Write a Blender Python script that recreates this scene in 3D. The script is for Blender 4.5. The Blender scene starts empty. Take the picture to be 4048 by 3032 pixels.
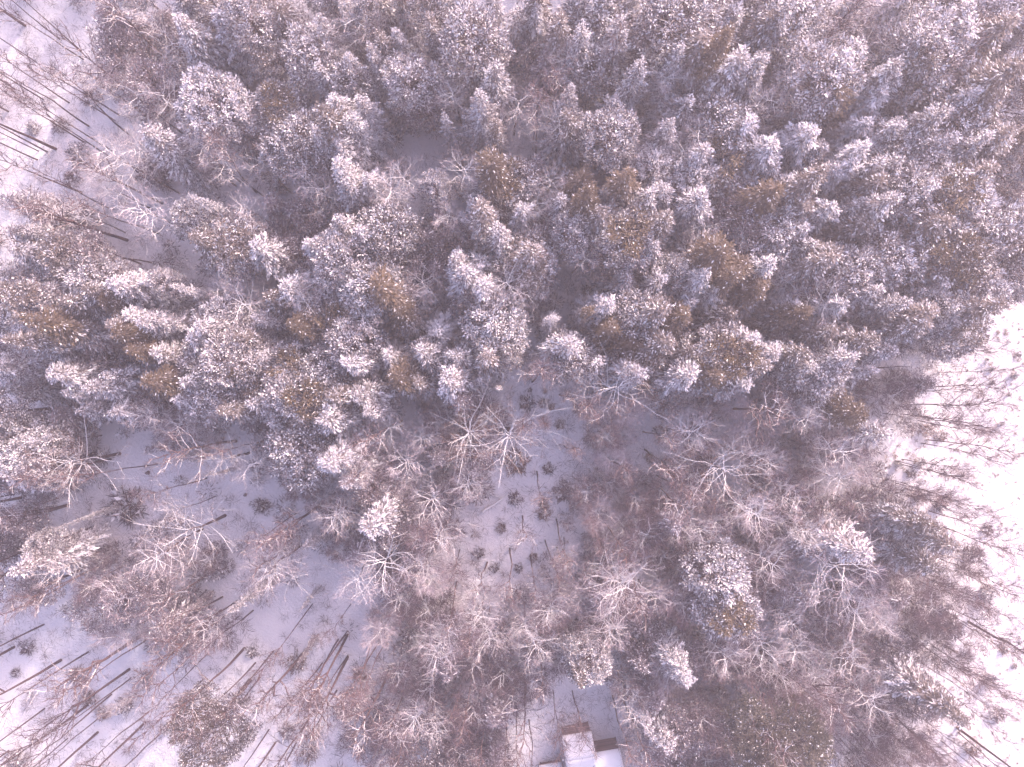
import bpy, math, random
import numpy as np
from mathutils import Vector

R = random.Random(11)
NR = np.random.default_rng(11)
SC = bpy.context.scene
COL = SC.collection
PI = math.pi

# ------------------------------------------------------------------ camera, light, exposure
H = 90.0                      # the drone hangs 90 m above the snow and looks straight down
F = 2760.0                    # focal length in photograph pixels (4048 wide)
cd = bpy.data.cameras.new('camera'); cam = bpy.data.objects.new('camera', cd); COL.objects.link(cam)
cd.sensor_width = 36.0; cd.lens = 36.0 * F / 4048.0
cd.clip_start = 1.0; cd.clip_end = 6000.0
cam.location = (0, 0, H); cam.rotation_euler = (0, 0, 0)
SC.camera = cam

SUN_AZ = math.radians(52.0)   # direction to the sun, measured from +X (image right) towards +Y (image top)
SUN_EL = math.radians(24.0)
sv = Vector((math.cos(SUN_AZ) * math.cos(SUN_EL), math.sin(SUN_AZ) * math.cos(SUN_EL), math.sin(SUN_EL)))
sd = bpy.data.lights.new('sun', 'SUN'); sun = bpy.data.objects.new('sun', sd); COL.objects.link(sun)
sd.energy = 2.0; sd.angle = math.radians(4.0); sd.color = (1.0, 0.85, 0.79)
sun.rotation_euler = sv.to_track_quat('Z', 'Y').to_euler(); sun.location = (40, 40, 120)

W = bpy.data.worlds.new('World'); SC.world = W; W.use_nodes = True
nt = W.node_tree; nt.nodes.clear()
out = nt.nodes.new('ShaderNodeOutputWorld'); bg = nt.nodes.new('ShaderNodeBackground')
sky = nt.nodes.new('ShaderNodeTexSky'); sky.sky_type = 'NISHITA'; sky.sun_disc = False
sky.sun_elevation = SUN_EL; sky.sun_rotation = math.atan2(sv.x, sv.y); sky.dust_density = 3.0; sky.ozone_density = 1.0
mul = nt.nodes.new('ShaderNodeMix'); mul.data_type = 'RGBA'; mul.blend_type = 'MULTIPLY'
mul.inputs[0].default_value = 1.0; mul.inputs[7].default_value = (1.17, 0.94, 1.02, 1)
nt.links.new(sky.outputs[0], mul.inputs[6]); nt.links.new(mul.outputs[2], bg.inputs[0])
bg.inputs[1].default_value = 0.15
nt.links.new(bg.outputs[0], out.inputs[0])

SC.view_settings.view_transform = 'Standard'; SC.view_settings.look = 'None'
SC.view_settings.gamma = 1.0; SC.view_settings.use_curve_mapping = False
SC.view_settings.exposure = 1.92
SC.render.engine = 'CYCLES'
SC.cycles.max_bounces = 6; SC.cycles.diffuse_bounces = 4

# ------------------------------------------------------------------ places: photograph pixels to the ground
def wpos(px, py, z=0.0):
    return ((px - 2024.0) / F * (H - z), -(py - 1516.0) / F * (H - z))
TO = {1: (0, 0), 2: (1324, 0), 3: (2648, 0), 4: (0, 990), 5: (1324, 990), 6: (2648, 990), 7: (0, 1982), 8: (1324, 1982), 9: (2648, 1982)}
K = 1400.0 / 2209.0
def tp(t, x, y):
    return (TO[t][0] + x * K, TO[t][1] + y * K)

# ------------------------------------------------------------------ materials
def mat(name):
    m = bpy.data.materials.new(name); m.use_nodes = True
    n = m.node_tree.nodes; b = n['Principled BSDF']
    b.inputs['Roughness'].default_value = 0.9; b.inputs['Specular IOR Level'].default_value = 0.15
    return m, n, m.node_tree.links, b
def mixnode(n, mode='MIX'):
    x = n.new('ShaderNodeMix'); x.data_type = 'RGBA'; x.blend_type = mode; return x
def rnd_value(n, l, lo, hi):
    oi = n.new('ShaderNodeObjectInfo'); mr = n.new('ShaderNodeMapRange')
    mr.inputs[3].default_value = lo; mr.inputs[4].default_value = hi
    l.new(oi.outputs['Random'], mr.inputs[0]); return mr.outputs[0]
def value_mul(n, l, col_socket, fac_socket):
    h = n.new('ShaderNodeHueSaturation'); l.new(col_socket, h.inputs['Color']); l.new(fac_socket, h.inputs['Value']); return h.outputs[0]

def needle_mat(name, dark, tip, lo=0.8, hi=1.25):
    m, n, l, b = mat(name)
    at = n.new('ShaderNodeAttribute'); at.attribute_name = 'tone'
    mx = mixnode(n); mx.inputs[6].default_value = (*dark, 1); mx.inputs[7].default_value = (*tip, 1)
    l.new(at.outputs['Fac'], mx.inputs[0])
    fr = n.new('ShaderNodeAttribute'); fr.attribute_name = 'frost'
    m2 = mixnode(n); l.new(fr.outputs['Fac'], m2.inputs[0]); l.new(mx.outputs[2], m2.inputs[6]); m2.inputs[7].default_value = (0.74, 0.70, 0.73, 1)   # rime on the needles
    l.new(value_mul(n, l, m2.outputs[2], rnd_value(n, l, lo, hi)), b.inputs['Base Color'])
    return m
def snow_mat(name, col, scale=3.0, lo=0.94, hi=1.02):
    m, n, l, b = mat(name)
    tc = n.new('ShaderNodeTexCoord'); ns = n.new('ShaderNodeTexNoise'); ns.inputs['Scale'].default_value = scale; ns.inputs['Detail'].default_value = 3
    l.new(tc.outputs['Object'], ns.inputs[0])
    mx = mixnode(n); mx.inputs[6].default_value = (*[c * 0.9 for c in col], 1); mx.inputs[7].default_value = (*col, 1)
    l.new(ns.outputs[0], mx.inputs[0])
    l.new(value_mul(n, l, mx.outputs[2], rnd_value(n, l, lo, hi)), b.inputs['Base Color'])
    b.inputs['Roughness'].default_value = 0.8
    return m
def bark_mat(name, bark, bark2, snow_amt):
    """Bark that carries snow on whatever faces up (limit of the normal's z, broken up by noise)."""
    m, n, l, b = mat(name)
    tc = n.new('ShaderNodeTexCoord'); ns = n.new('ShaderNodeTexNoise'); ns.inputs['Scale'].default_value = 2.2; ns.inputs['Detail'].default_value = 4
    l.new(tc.outputs['Object'], ns.inputs[0])
    mx = mixnode(n); mx.inputs[6].default_value = (*bark, 1); mx.inputs[7].default_value = (*bark2, 1); l.new(ns.outputs[0], mx.inputs[0])
    ge = n.new('ShaderNodeNewGeometry'); sp = n.new('ShaderNodeSeparateXYZ'); l.new(ge.outputs['Normal'], sp.inputs[0])
    ad = n.new('ShaderNodeMath'); ad.operation = 'MULTIPLY_ADD'; ad.inputs[1].default_value = 0.9; l.new(ns.outputs[0], ad.inputs[0]); l.new(sp.outputs[2], ad.inputs[2])
    mr = n.new('ShaderNodeMapRange'); mr.inputs[1].default_value = 1.35 - snow_amt; mr.inputs[2].default_value = 1.5 - snow_amt; l.new(ad.outputs[0], mr.inputs[0])
    m2 = mixnode(n); l.new(mr.outputs[0], m2.inputs[0]); l.new(mx.outputs[2], m2.inputs[6]); m2.inputs[7].default_value = (0.80, 0.77, 0.77, 1)
    l.new(m2.outputs[2], b.inputs['Base Color'])
    return m

M = {}
M['needle'] = needle_mat('needles_dark', (0.080, 0.060, 0.072), (0.100, 0.068, 0.036))
M['needle_green'] = needle_mat('needles_green', (0.075, 0.066, 0.048), (0.085, 0.068, 0.045))
M['needle_grey'] = needle_mat('needles_grey', (0.120, 0.088, 0.104), (0.16, 0.12, 0.125), 0.85, 1.2)
M['twig'] = needle_mat('twigs_mauve', (0.095, 0.069, 0.080), (0.150, 0.108, 0.122), 0.8, 1.2)
M['twig_rust'] = needle_mat('twigs_rust', (0.14, 0.085, 0.072), (0.20, 0.122, 0.10), 0.85, 1.15)
M['twig_frost'] = needle_mat('twigs_frosted', (0.20, 0.145, 0.16), (0.55, 0.49, 0.52))
M['snow_tree'] = snow_mat('snow_on_boughs', (0.86, 0.83, 0.84), 2.0)
M['trunk'] = bark_mat('bark_dark', (0.060, 0.038, 0.040), (0.12, 0.075, 0.075), 0.05)
M['limb'] = bark_mat('bark_limb_snow', (0.14, 0.095, 0.10), (0.20, 0.14, 0.14), .92)
M['limb_dark'] = bark_mat('bark_limb_dark', (0.09, 0.056, 0.060), (0.15, 0.095, 0.098), 0.30)
M['log'] = bark_mat('bark_log', (0.08, 0.055, 0.05), (0.14, 0.10, 0.09), 0.75)
M['grass'] = needle_mat('dry_grass', (0.25, 0.17, 0.14), (0.32, 0.23, 0.18))
M['board'] = needle_mat('weathered_boards', (0.18, 0.12, 0.115), (0.26, 0.18, 0.17), 0.75, 1.25)

def ground_mat():
    m, n, l, b = mat('snow_ground')
    tc = n.new('ShaderNodeTexCoord')
    n1 = n.new('ShaderNodeTexNoise'); n1.inputs['Scale'].default_value = 0.35; n1.inputs['Detail'].default_value = 6
    n2 = n.new('ShaderNodeTexNoise'); n2.inputs['Scale'].default_value = 3.2; n2.inputs['Detail'].default_value = 6; n2.inputs['Roughness'].default_value = 0.7
    l.new(tc.outputs['Object'], n1.inputs[0]); l.new(tc.outputs['Object'], n2.inputs[0])
    mx = mixnode(n); mx.inputs[6].default_value = (0.78, 0.74, 0.76, 1); mx.inputs[7].default_value = (0.88, 0.85, 0.87, 1)
    l.new(n1.outputs[0], mx.inputs[0])
    mr = n.new('ShaderNodeMapRange'); mr.inputs[1].default_value = 0.66; mr.inputs[2].default_value = 0.80; mr.inputs[4].default_value = 0.55
    l.new(n2.outputs[0], mr.inputs[0])
    m2 = mixnode(n); l.new(mr.outputs[0], m2.inputs[0]); l.new(mx.outputs[2], m2.inputs[6]); m2.inputs[7].default_value = (0.42, 0.31, 0.29, 1)
    l.new(m2.outputs[2], b.inputs['Base Color'])
    bp = n.new('ShaderNodeBump'); bp.inputs['Strength'].default_value = 0.8; bp.inputs['Distance'].default_value = 0.3
    l.new(n2.outputs[0], bp.inputs['Height']); l.new(bp.outputs[0], b.inputs['Normal'])
    b.inputs['Roughness'].default_value = 0.75
    return m
M['ground'] = ground_mat()

# ------------------------------------------------------------------ mesh helpers
def make_mesh(name, v, f, material, tone=None, smooth=False, frost=None):
    """v (n,3), f (m,k) numpy arrays with k = 3 or 4."""
    me = bpy.data.meshes.new(name)
    v = np.asarray(v, np.float32); f = np.asarray(f, np.int32); k = f.shape[1]
    me.vertices.add(len(v)); me.vertices.foreach_set('co', v.ravel())
    me.loops.add(f.size); me.loops.foreach_set('vertex_index', f.ravel())
    me.polygons.add(len(f)); me.polygons.foreach_set('loop_start', np.arange(0, f.size, k, dtype=np.int32))
    try: me.polygons.foreach_set('loop_total', np.full(len(f), k, np.int32))
    except Exception: pass
    if smooth: me.polygons.foreach_set('use_smooth', np.ones(len(f), bool))
    if tone is not None:
        a = me.attributes.new('tone', 'FLOAT', 'POINT'); a.data.foreach_set('value', np.asarray(tone, np.float32))
    if frost is not None:
        a = me.attributes.new('frost', 'FLOAT', 'POINT'); a.data.foreach_set('value', np.clip(np.asarray(frost, np.float32), 0, .85))
    me.materials.append(material); me.update(calc_edges=True)
    return me
def norm(a): return a / np.maximum(np.linalg.norm(a, axis=-1, keepdims=True), 1e-6)

def blades(p, d, L, Wd, fold=0.35, up=None):
    """Little folded diamonds: centre p, direction d, length L, width Wd."""
    p = np.asarray(p, float); d = norm(np.asarray(d, float)); N = len(p)
    ref = np.tile(np.array([0, 0, 1.0]), (N, 1)) if up is None else up
    ref = norm(ref + NR.normal(0, 0.35, (N, 3)))
    s = norm(np.cross(d, ref)); n = np.cross(s, d)
    L = np.broadcast_to(L, (N,))[:, None]; Wd = np.broadcast_to(Wd, (N,))[:, None]
    a = p - d * L * .5; c = p + d * L * .5
    b1 = p + s * Wd * .5 - n * Wd * fold - d * L * .08; b2 = p - s * Wd * .5 - n * Wd * fold - d * L * .08
    v = np.stack([a, b1, c, b2], 1).reshape(-1, 3)
    i = np.arange(N)[:, None] * 4
    f = np.concatenate([i + [0, 1, 2], i + [0, 2, 3]], 1).reshape(-1, 3)
    return v, f
class Tubes:
    def __init__(s): s.v = []; s.f = []; s.n = 0
    def add(s, pts, rad, sides=4):
        pts = np.asarray(pts, float); k = len(pts)
        t = norm(np.gradient(pts, axis=0))
        ref = np.array([0, 0, 1.0]) if abs(t[0][2]) < .8 else np.array([1.0, 0, 0])
        u = norm(np.cross(t, ref)); w = np.cross(t, u)
        a = np.arange(sides) * 2 * PI / sides + PI / 4
        ring = pts[:, None] + (u[:, None] * np.cos(a)[None, :, None] + w[:, None] * np.sin(a)[None, :, None]) * np.asarray(rad)[:, None, None]
        s.v.append(ring.reshape(-1, 3))
        i = np.arange(k - 1)[:, None] * sides; j = np.arange(sides)[None]; j2 = (j + 1) % sides
        q = np.stack([i + j, i + j2, i + sides + j2, i + sides + j], -1).reshape(-1, 4) + s.n
        s.f.append(q); s.n += k * sides
    def mesh(s, name, m, smooth=True):
        v = np.concatenate(s.v); return make_mesh(name, v, np.concatenate(s.f), m, np.zeros(len(v)), smooth)

# ------------------------------------------------------------------ tree kinds (built once, copied later)
def trunk_mesh(h, r, wob, name='trunk', m=None, sides=7):
    z = np.linspace(0, h, 9); t = z / h
    x = np.cumsum(NR.normal(0, wob, 9)) * t; y = np.cumsum(NR.normal(0, wob, 9)) * t
    pts = np.stack([x, y, z - .15], 1); tb = Tubes(); tb.add(pts, r * (1.15 - 1.05 * t), sides)
    return tb.mesh(name, m or M['trunk']), pts

def conifer(h=17., Rc=2.3, snow=.75, brown=0., spiky=0., dens=1., nm='needle', z0=.16, shape=.8):
    """Spruce: whorls of drooping boughs set with needle sprays, many of them capped with snow."""
    tm, tp_ = trunk_mesh(h * .99, .17, .02)
    P = []; D = []; T = []; S = []; Ls = []; PP = []; PD = []; PL = []
    z = z0 * h
    lob = NR.uniform(0, 2 * PI, 3)
    while z < h - .15:
        t = z / h
        rr = Rc * ((1 - t) ** shape) * (.55 + .45 * min(1, (t - z0 + .08) / .16)) + .12
        nb = max(5, int((6.0 + 2.2 * rr) * (1 - .35 * spiky)))
        a0 = NR.uniform(0, 2 * PI)
        for b in range(nb):
            a = a0 + 2 * PI * b / nb + NR.normal(0, .18)
            ln = rr * NR.uniform(.62, 1.18) * (1 + .20 * math.sin(2 * a + lob[0] + 4 * t) + .14 * math.sin(3 * a + lob[1] + 7 * t))
            if NR.random() < .10: ln *= .55
            slope = .55 * (t - .55) * 1.6 - .12 - .25 * spiky * (1 - t)
            bs = NR.beta(2.2, 1.1)                                        # how much snow this bough holds
            oz = NR.normal(0, .28)
            k = max(2, int(ln / (.13 / dens)))
            q = np.linspace(.28 if rr > .8 else .1, 1, k) + NR.normal(0, .02, k)
            ca, sa = math.cos(a), math.sin(a)
            ttp = max(0, (t - .47) / .53)
            for u in (.5, .72, .93):
                if NR.random() < snow * bs * .62 * (1 - brown * min(1, ttp * 2.6)) and ln > .5:
                    dz = slope * ln * u - (.14 + .22 * spiky) * ln * u * u + oz + .10
                    PP.append((ca * ln * u, sa * ln * u, z + dz)); PD.append((ca, sa, slope - .3 * u)); PL.append(min(.95, ln * .36) * NR.uniform(.7, 1.2))
            for u in q:
                dz = slope * ln * u - (.14 + .22 * spiky) * ln * u * u + oz + (.10 * ln if u > .9 else 0)
                wid = (.30 + .10 * rr) * (1 - .75 * u) + .05
                m_ = 4 if u < .9 else 2
                for j in range(m_):
                    off = NR.uniform(-1, 1) * wid
                    P.append((ca * ln * u - sa * off, sa * ln * u + ca * off, z + dz + NR.normal(0, .07)))
                    yaw = a + off / max(wid, .1) * .75
                    D.append((math.cos(yaw), math.sin(yaw), slope - .25 * u + NR.normal(0, .2)))
                    tt = max(0, (t - .47) / .53)
                    T.append(brown * min(1, tt * 3.0) * NR.uniform(.6, 1.0) + NR.uniform(0, .10))
                    S.append(snow * (.35 + .75 * bs) * (.75 + .35 * u) * (1 - brown * min(1, tt * 2.6) * NR.uniform(.62, 1.0)))
                    Ls.append(NR.uniform(.16, .33) * (.8 + .2 * min(1, rr)))
        z += NR.uniform(.34, .50) / (.6 + .4 * dens) * (1 + .5 * spiky)
    P = np.array(P); D = np.array(D); T = np.array(T); S = np.array(S); Ls = np.array(Ls)
    v, f = blades(P, D, Ls * 1.1, Ls * .45, .25)
    FR = S * NR.uniform(.05, 1.0, len(S)); crown = make_mesh('crown', v, f, M[nm], np.repeat(T, 4), False, np.repeat(FR, 4))
    on = NR.random(len(P)) < S * .50
    v, f = blades(P[on] + [0, 0, .06], D[on] + [0, 0, .12], Ls[on] * NR.uniform(.7, 1.1, on.sum()), Ls[on] * NR.uniform(.26, .46, on.sum()), .30)
    if PP:
        PL = np.array(PL); v2, f2 = blades(np.array(PP), np.array(PD), PL, PL * NR.uniform(.26, .42, len(PL)), .30)
        f = np.concatenate([f, f2 + len(v)]); v = np.concatenate([v, v2])
    sn = make_mesh('snow_cover', v, f, M['snow_tree'])
    return dict(h=h, R=Rc, parts=[('trunk', tm), ('crown', crown), ('snow_cover', sn)])

def pine(h=15., Rc=3., snow=.9, nm='needle', flat=.55, n=150, puff=.62, open_=0., brown=0., fine=1.0, per=34):
    """Round crowned pine: needle tufts gathered on rising boughs; snow lies on the tufts."""
    tm, tr = trunk_mesh(h * .93, .21, .05)
    bt = Tubes(); P = []; D = []; T = []; S = []
    for i in range(n):
        a = NR.uniform(0, 2 * PI); ph = math.asin(NR.uniform(-.35, 1.0))
        rad = NR.uniform(.55, 1.0) ** .5
        c = np.array([math.cos(a) * math.cos(ph) * Rc * rad * (1 + .18 * math.sin(3 * a + 1)), math.sin(a) * math.cos(ph) * Rc * rad, h - Rc * flat * 2.2 + math.sin(ph) * Rc * flat * 2.2 * rad])
        c += NR.normal(0, .15, 3)
        if NR.random() < .45:
            zb = max(h * .25, c[2] - np.hypot(c[0], c[1]) * .7)
            bt.add([(0, 0, zb), (c[0] * .5, c[1] * .5, zb + (c[2] - zb) * .35), tuple(c)], [.05, .035, .015], 3)
        m_ = int(per * 1.7 * NR.uniform(.7, 1.2)); bs = NR.beta(2.4, 1.0)
        dr = norm(NR.normal(0, 1, (m_, 3)) + [math.cos(a) * .5, math.sin(a) * .5, .55])
        o = dr * NR.uniform(.25, 1, (m_, 1)) * puff
        P.append(c + o * [1, 1, .65]); D.append(dr + [0, 0, .1])
        top = max(0, (c[2] - (h - Rc * .8)) / (Rc * .8))
        T.append(NR.uniform(0, .25, m_) + brown * min(1, top * 2.4)); S.append(snow * (.3 + .8 * bs) * np.clip(.55 + o[:, 2] / puff, 0, 1) * (1 - .85 * brown * min(1, top * 2.2)))
    P = np.concatenate(P); D = np.concatenate(D); T = np.concatenate(T); S = np.concatenate(S)
    L = NR.uniform(.16, .34, len(P)) * fine
    v, f = blades(P, D, L, L * .38, .2); crown = make_mesh('crown', v, f, M[nm], np.repeat(np.clip(T, 0, 1), 4), False, np.repeat(S * NR.uniform(.05, 1.0, len(S)), 4))
    on = NR.random(len(P)) < S * .50
    v, f = blades(P[on] + [0, 0, .06], D[on], L[on], L[on] * NR.uniform(.28, .5, on.sum()), .30)
    sn = make_mesh('snow_cover', v, f, M['snow_tree'])
    return dict(h=h, R=Rc, parts=[('trunk', tm), ('boughs', bt.mesh('boughs', M['trunk'])), ('crown', crown), ('snow_cover', sn)])

def bare(h=16., Rc=2.8, r=.12, nprim=13, low=.42, snowy=True, up=.9, thick=1., twn=1.0, forks=0, curl=.25, tw='twig', tws=1.0):
    """Leafless broadleaf: bent trunk, rising limbs, side branches and a haze of fine twigs."""
    tm, tr = trunk_mesh(h, r, .19)
    lt = Tubes(); TP = []; TD = []; TL = []
    def path(p, d, ln, n=5, lift=.0):
        pts = [np.array(p, float)]; d = norm(np.array(d, float))
        for i in range(n - 1):
            d = norm(d + NR.normal(0, curl, 3) + [0, 0, lift]); pts.append(pts[-1] + d * ln / (n - 1))
        return np.array(pts)
    for i in range(nprim):
        t = low + (1 - low) * (i + NR.uniform(0, 1)) / nprim
        t = min(t, .985)
        b = np.array([np.interp(t, np.linspace(0, 1, 9), tr[:, c]) for c in range(3)])
        a = i * 2.4 + NR.uniform(-.5, .5)
        ln = Rc * (1.25 - .55 * (t - low) / (1 - low)) * NR.uniform(.75, 1.25) * (1.5 if i < forks else 1)
        pr = path(b, (math.cos(a), math.sin(a), up * NR.uniform(.5, 1.3)), ln, 6, .02)
        rb = (.062 if i >= forks else .11) * thick
        lt.add(pr, np.linspace(rb, rb * .38, 6), 4)
        for k in range(NR.integers(4, 7)):
            u = NR.uniform(.25, 1); q = np.array([np.interp(u, np.linspace(0, 1, 6), pr[:, c]) for c in range(3)])
            a2 = a + NR.choice([-1, 1]) * NR.uniform(.4, 1.1)
            s2 = path(q, (math.cos(a2), math.sin(a2), up * NR.uniform(.2, 1.1)), ln * NR.uniform(.28, .55), 4)
            lt.add(s2, np.linspace(.040, .020, 4) * thick, 3)
            for w in range(int(NR.integers(6, 11) * twn)):
                x = s2[NR.integers(1, 4)] + NR.normal(0, .03, 3); a3 = a2 + NR.normal(0, .9)
                L = NR.uniform(.5, 1.25); d3 = np.array([math.cos(a3), math.sin(a3), NR.normal(.45, .5)])
                d3 /= np.linalg.norm(d3); TP.append(x + d3 * L * .5); TD.append(d3); TL.append(L)
    TL = np.array(TL)
    v, f = blades(np.array(TP), np.array(TD), TL, NR.uniform(.018, .032, len(TL)) * tws, .1)
    tg = make_mesh('twigs', v, f, M[tw], np.repeat(NR.uniform(0, 1, len(TL)), 4))
    return dict(h=h, R=Rc, parts=[('trunk', tm), ('limbs', lt.mesh('limbs', M['limb'] if snowy else M['limb_dark'])), ('twigs', tg)])

def shrub(hh=1.4, Rc=1.1, snow=.25, n=750, tw='twig'):
    a = NR.uniform(0, 2 * PI, n); el = np.arcsin(NR.uniform(.05, 1, n)); d = np.stack([np.cos(a) * np.cos(el) * Rc, np.sin(a) * np.cos(el) * Rc, np.sin(el) * hh], 1)
    u = NR.uniform(.35, 1, n)[:, None] ** .7
    P = d * u + NR.normal(0, .05, (n, 3)); D = norm(d) + NR.normal(0, .5, (n, 3)); L = NR.uniform(.25, .6, n)
    P *= (1 + .35 * np.sin(2 * a + 1) * np.cos(3 * a))[:, None]
    v, f = blades(P, D, L, L * .09 + .012, .15); cr = make_mesh('crown', v, f, M[tw], np.repeat(NR.uniform(0, 1, n), 4))
    on = (NR.random(n) < snow) & (P[:, 2] > .35 * hh)
    v, f = blades(P[on] + [0, 0, .04], D[on], L[on] * .8, L[on] * .42, .3); sn = make_mesh('snow_cover', v, f, M['snow_tree'])
    st = Tubes()
    for i in range(9):
        b = NR.uniform(0, 2 * PI); st.add([(0, 0, -.05), (math.cos(b) * Rc * .3, math.sin(b) * Rc * .3, hh * .5), (math.cos(b) * Rc * .7, math.sin(b) * Rc * .7, hh * .85)], [.03, .02, .008], 3)
    return dict(h=hh, R=Rc, parts=[('stems', st.mesh('stems', M['trunk'])), ('crown', cr), ('snow_cover', sn)])

V = {}
def U(a, b): return NR.uniform(a, b)
V['A'] = [conifer(h=U(15, 18), Rc=U(2.2, 2.7), snow=.80, brown=.10, shape=U(.55, .8)) for _ in range(6)] + [pine(h=U(14, 16), Rc=2.6, snow=.82, flat=.95, n=170, puff=.6, per=30) for _ in range(2)]
V['B'] = [conifer(h=U(16, 19), Rc=U(2.3, 2.8), snow=.68, brown=1.0, shape=U(.5, .7)) for _ in range(5)] + [pine(h=U(15, 17), Rc=2.7, snow=.68, flat=1.0, n=180, brown=.95, puff=.6, per=32) for _ in range(2)]
V['C'] = [conifer(h=U(15, 18), Rc=U(2.2, 2.7), snow=.75, brown=.62, shape=U(.55, .75)) for _ in range(5)] + [pine(h=U(14, 16), Rc=2.6, snow=.76, flat=.95, n=170, brown=.5, puff=.6, per=30)]
V['D'] = [conifer(h=U(14, 16), Rc=2.5, snow=1.05, brown=.0, shape=U(.55, .7)) for _ in range(4)] + [pine(h=U(14, 15), Rc=2.6, snow=1.1, flat=.85, n=160, per=32) for _ in range(2)]
V['E'] = [conifer(h=U(12, 14), Rc=2.7, snow=.85, spiky=1.0, shape=.75) for _ in range(4)]
V['G'] = [conifer(h=U(9, 11), Rc=2.4, snow=.34, nm='needle_grey', shape=.55, dens=.8) for _ in range(4)] + [pine(h=10.5, Rc=2.7, snow=.36, nm='needle_grey', n=120, per=20, puff=.75, fine=.9) for _ in range(3)]
V['P'] = [pine(h=15, Rc=3.2, snow=1.2, n=190), pine(h=14, Rc=2.6, snow=1.15, n=150)]
V['Z'] = [conifer(h=U(11, 12), Rc=3.0, snow=1.35, spiky=.8, shape=.8) for _ in range(2)]
V['K'] = [pine(h=15, Rc=3.8, snow=.5, n=260, nm='needle', brown=.5, fine=.85), pine(h=17, Rc=4.0, snow=.20, n=330, nm='needle_green', brown=.5, fine=.85, per=40)]
V['S'] = [bare(h=U(12, 14), Rc=U(2.5, 3.1), r=.11, low=.5, nprim=int(U(15, 24)), thick=.60, up=U(.35, .95), twn=.75, curl=.15, tw='twig_frost', tws=1.0) for _ in range(9)]
V['T'] = [bare(h=U(18, 20), Rc=2.0, r=.095, low=.60, nprim=12, snowy=False, up=2.0, thick=.75, twn=.55, curl=.18) for _ in range(6)]
V['Y'] = [bare(h=U(15, 18), Rc=2.2, r=.06, low=.30, nprim=15, snowy=False, up=3.2, thick=.55, twn=.9, curl=.12, tws=.9) for _ in range(5)]
V['U'] = [bare(h=U(18, 20), Rc=3.0, r=.185, low=.52, nprim=14, snowy=False, up=1.4, thick=1.0, twn=.7, forks=2, curl=.2) for _ in range(3)]
V['L'] = [bare(h=14, Rc=4.2, r=.22, low=.52, nprim=19, thick=.68, up=.5, forks=5, tw='twig_rust', twn=1.1, curl=.16) for _ in range(3)]
V['N'] = [bare(h=U(7, 9), Rc=2.1, r=.06, low=.15, nprim=22, thick=.5, up=1.2, twn=1.6, curl=.2, tws=1.25, tw=q) for q in ('twig', 'twig', 'twig_frost', 'twig')]
V['H'] = [shrub(1.3, 1.1, .22, 420), shrub(1.7, 1.2, .40, 600), shrub(1.0, 1.0, .10, 330)]
V['r'] = [shrub(1.5, 1.3, .08, 520, 'twig_rust')]

KIND = {  # name, category, look, group
 'A': ('snowy_spruce', 'spruce', 'grey-white snow-dusted spruce', 'snow-dusted spruces of the dense stand'),
 'B': ('snowy_spruce', 'spruce', 'tall spruce with olive-brown tip', 'olive-tipped spruces of the dense stand'),
 'C': ('snowy_spruce', 'spruce', 'snowy spruce with faintly brown tip', 'faintly brown-tipped spruces of the dense stand'),
 'D': ('snowy_spruce', 'spruce', 'bright white snow-laden spruce', 'snow-laden white spruces'),
 'Z': ('drooping_spruce', 'spruce', 'very white drooping spruce', 'very white drooping spruces'),
 'E': ('drooping_spruce', 'spruce', 'spiky spruce with drooping snowy boughs', 'spiky drooping spruces'),
 'G': ('grey_conifer', 'conifer', 'mauve-grey thinly snowed conifer', 'thinly snowed conifers under the tall trees'),
 'P': ('white_pine', 'pine', 'round white pine with puffs of snow', 'round snow-puffed pines'),
 'K': ('broad_pine', 'pine', 'broad round pine', 'broad pines at the lower edge'),
 'S': ('bare_tree', 'tree', 'leafless tree with white-snowed branches', 'leafless trees with snowy branches'),
 'T': ('slender_bare_tree', 'tree', 'slender dark leafless tree', 'slender leafless trees'),
 'Y': ('slender_bare_tree', 'tree', 'wispy many-stemmed leafless tree', 'wispy leafless trees towards the meadow'),
 'N': ('leafless_sapling', 'sapling', 'mauve haze-like leafless sapling', 'leafless saplings of the lower forest'),
 'U': ('dark_trunked_tree', 'tree', 'thick dark-trunked leafless tree', 'leafless trees with thick dark trunks'),
 'L': ('forked_bare_tree', 'tree', 'leafless tree with thick pale forking limbs', 'leafless trees with thick forking limbs'),
 'H': ('leafless_shrub', 'shrub', 'low mauve leafless shrub', 'low leafless shrubs on the snow'),
 'r': ('rusty_shrub', 'shrub', 'low rust-brown shrub', 'low rust-brown shrubs'),
}

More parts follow.
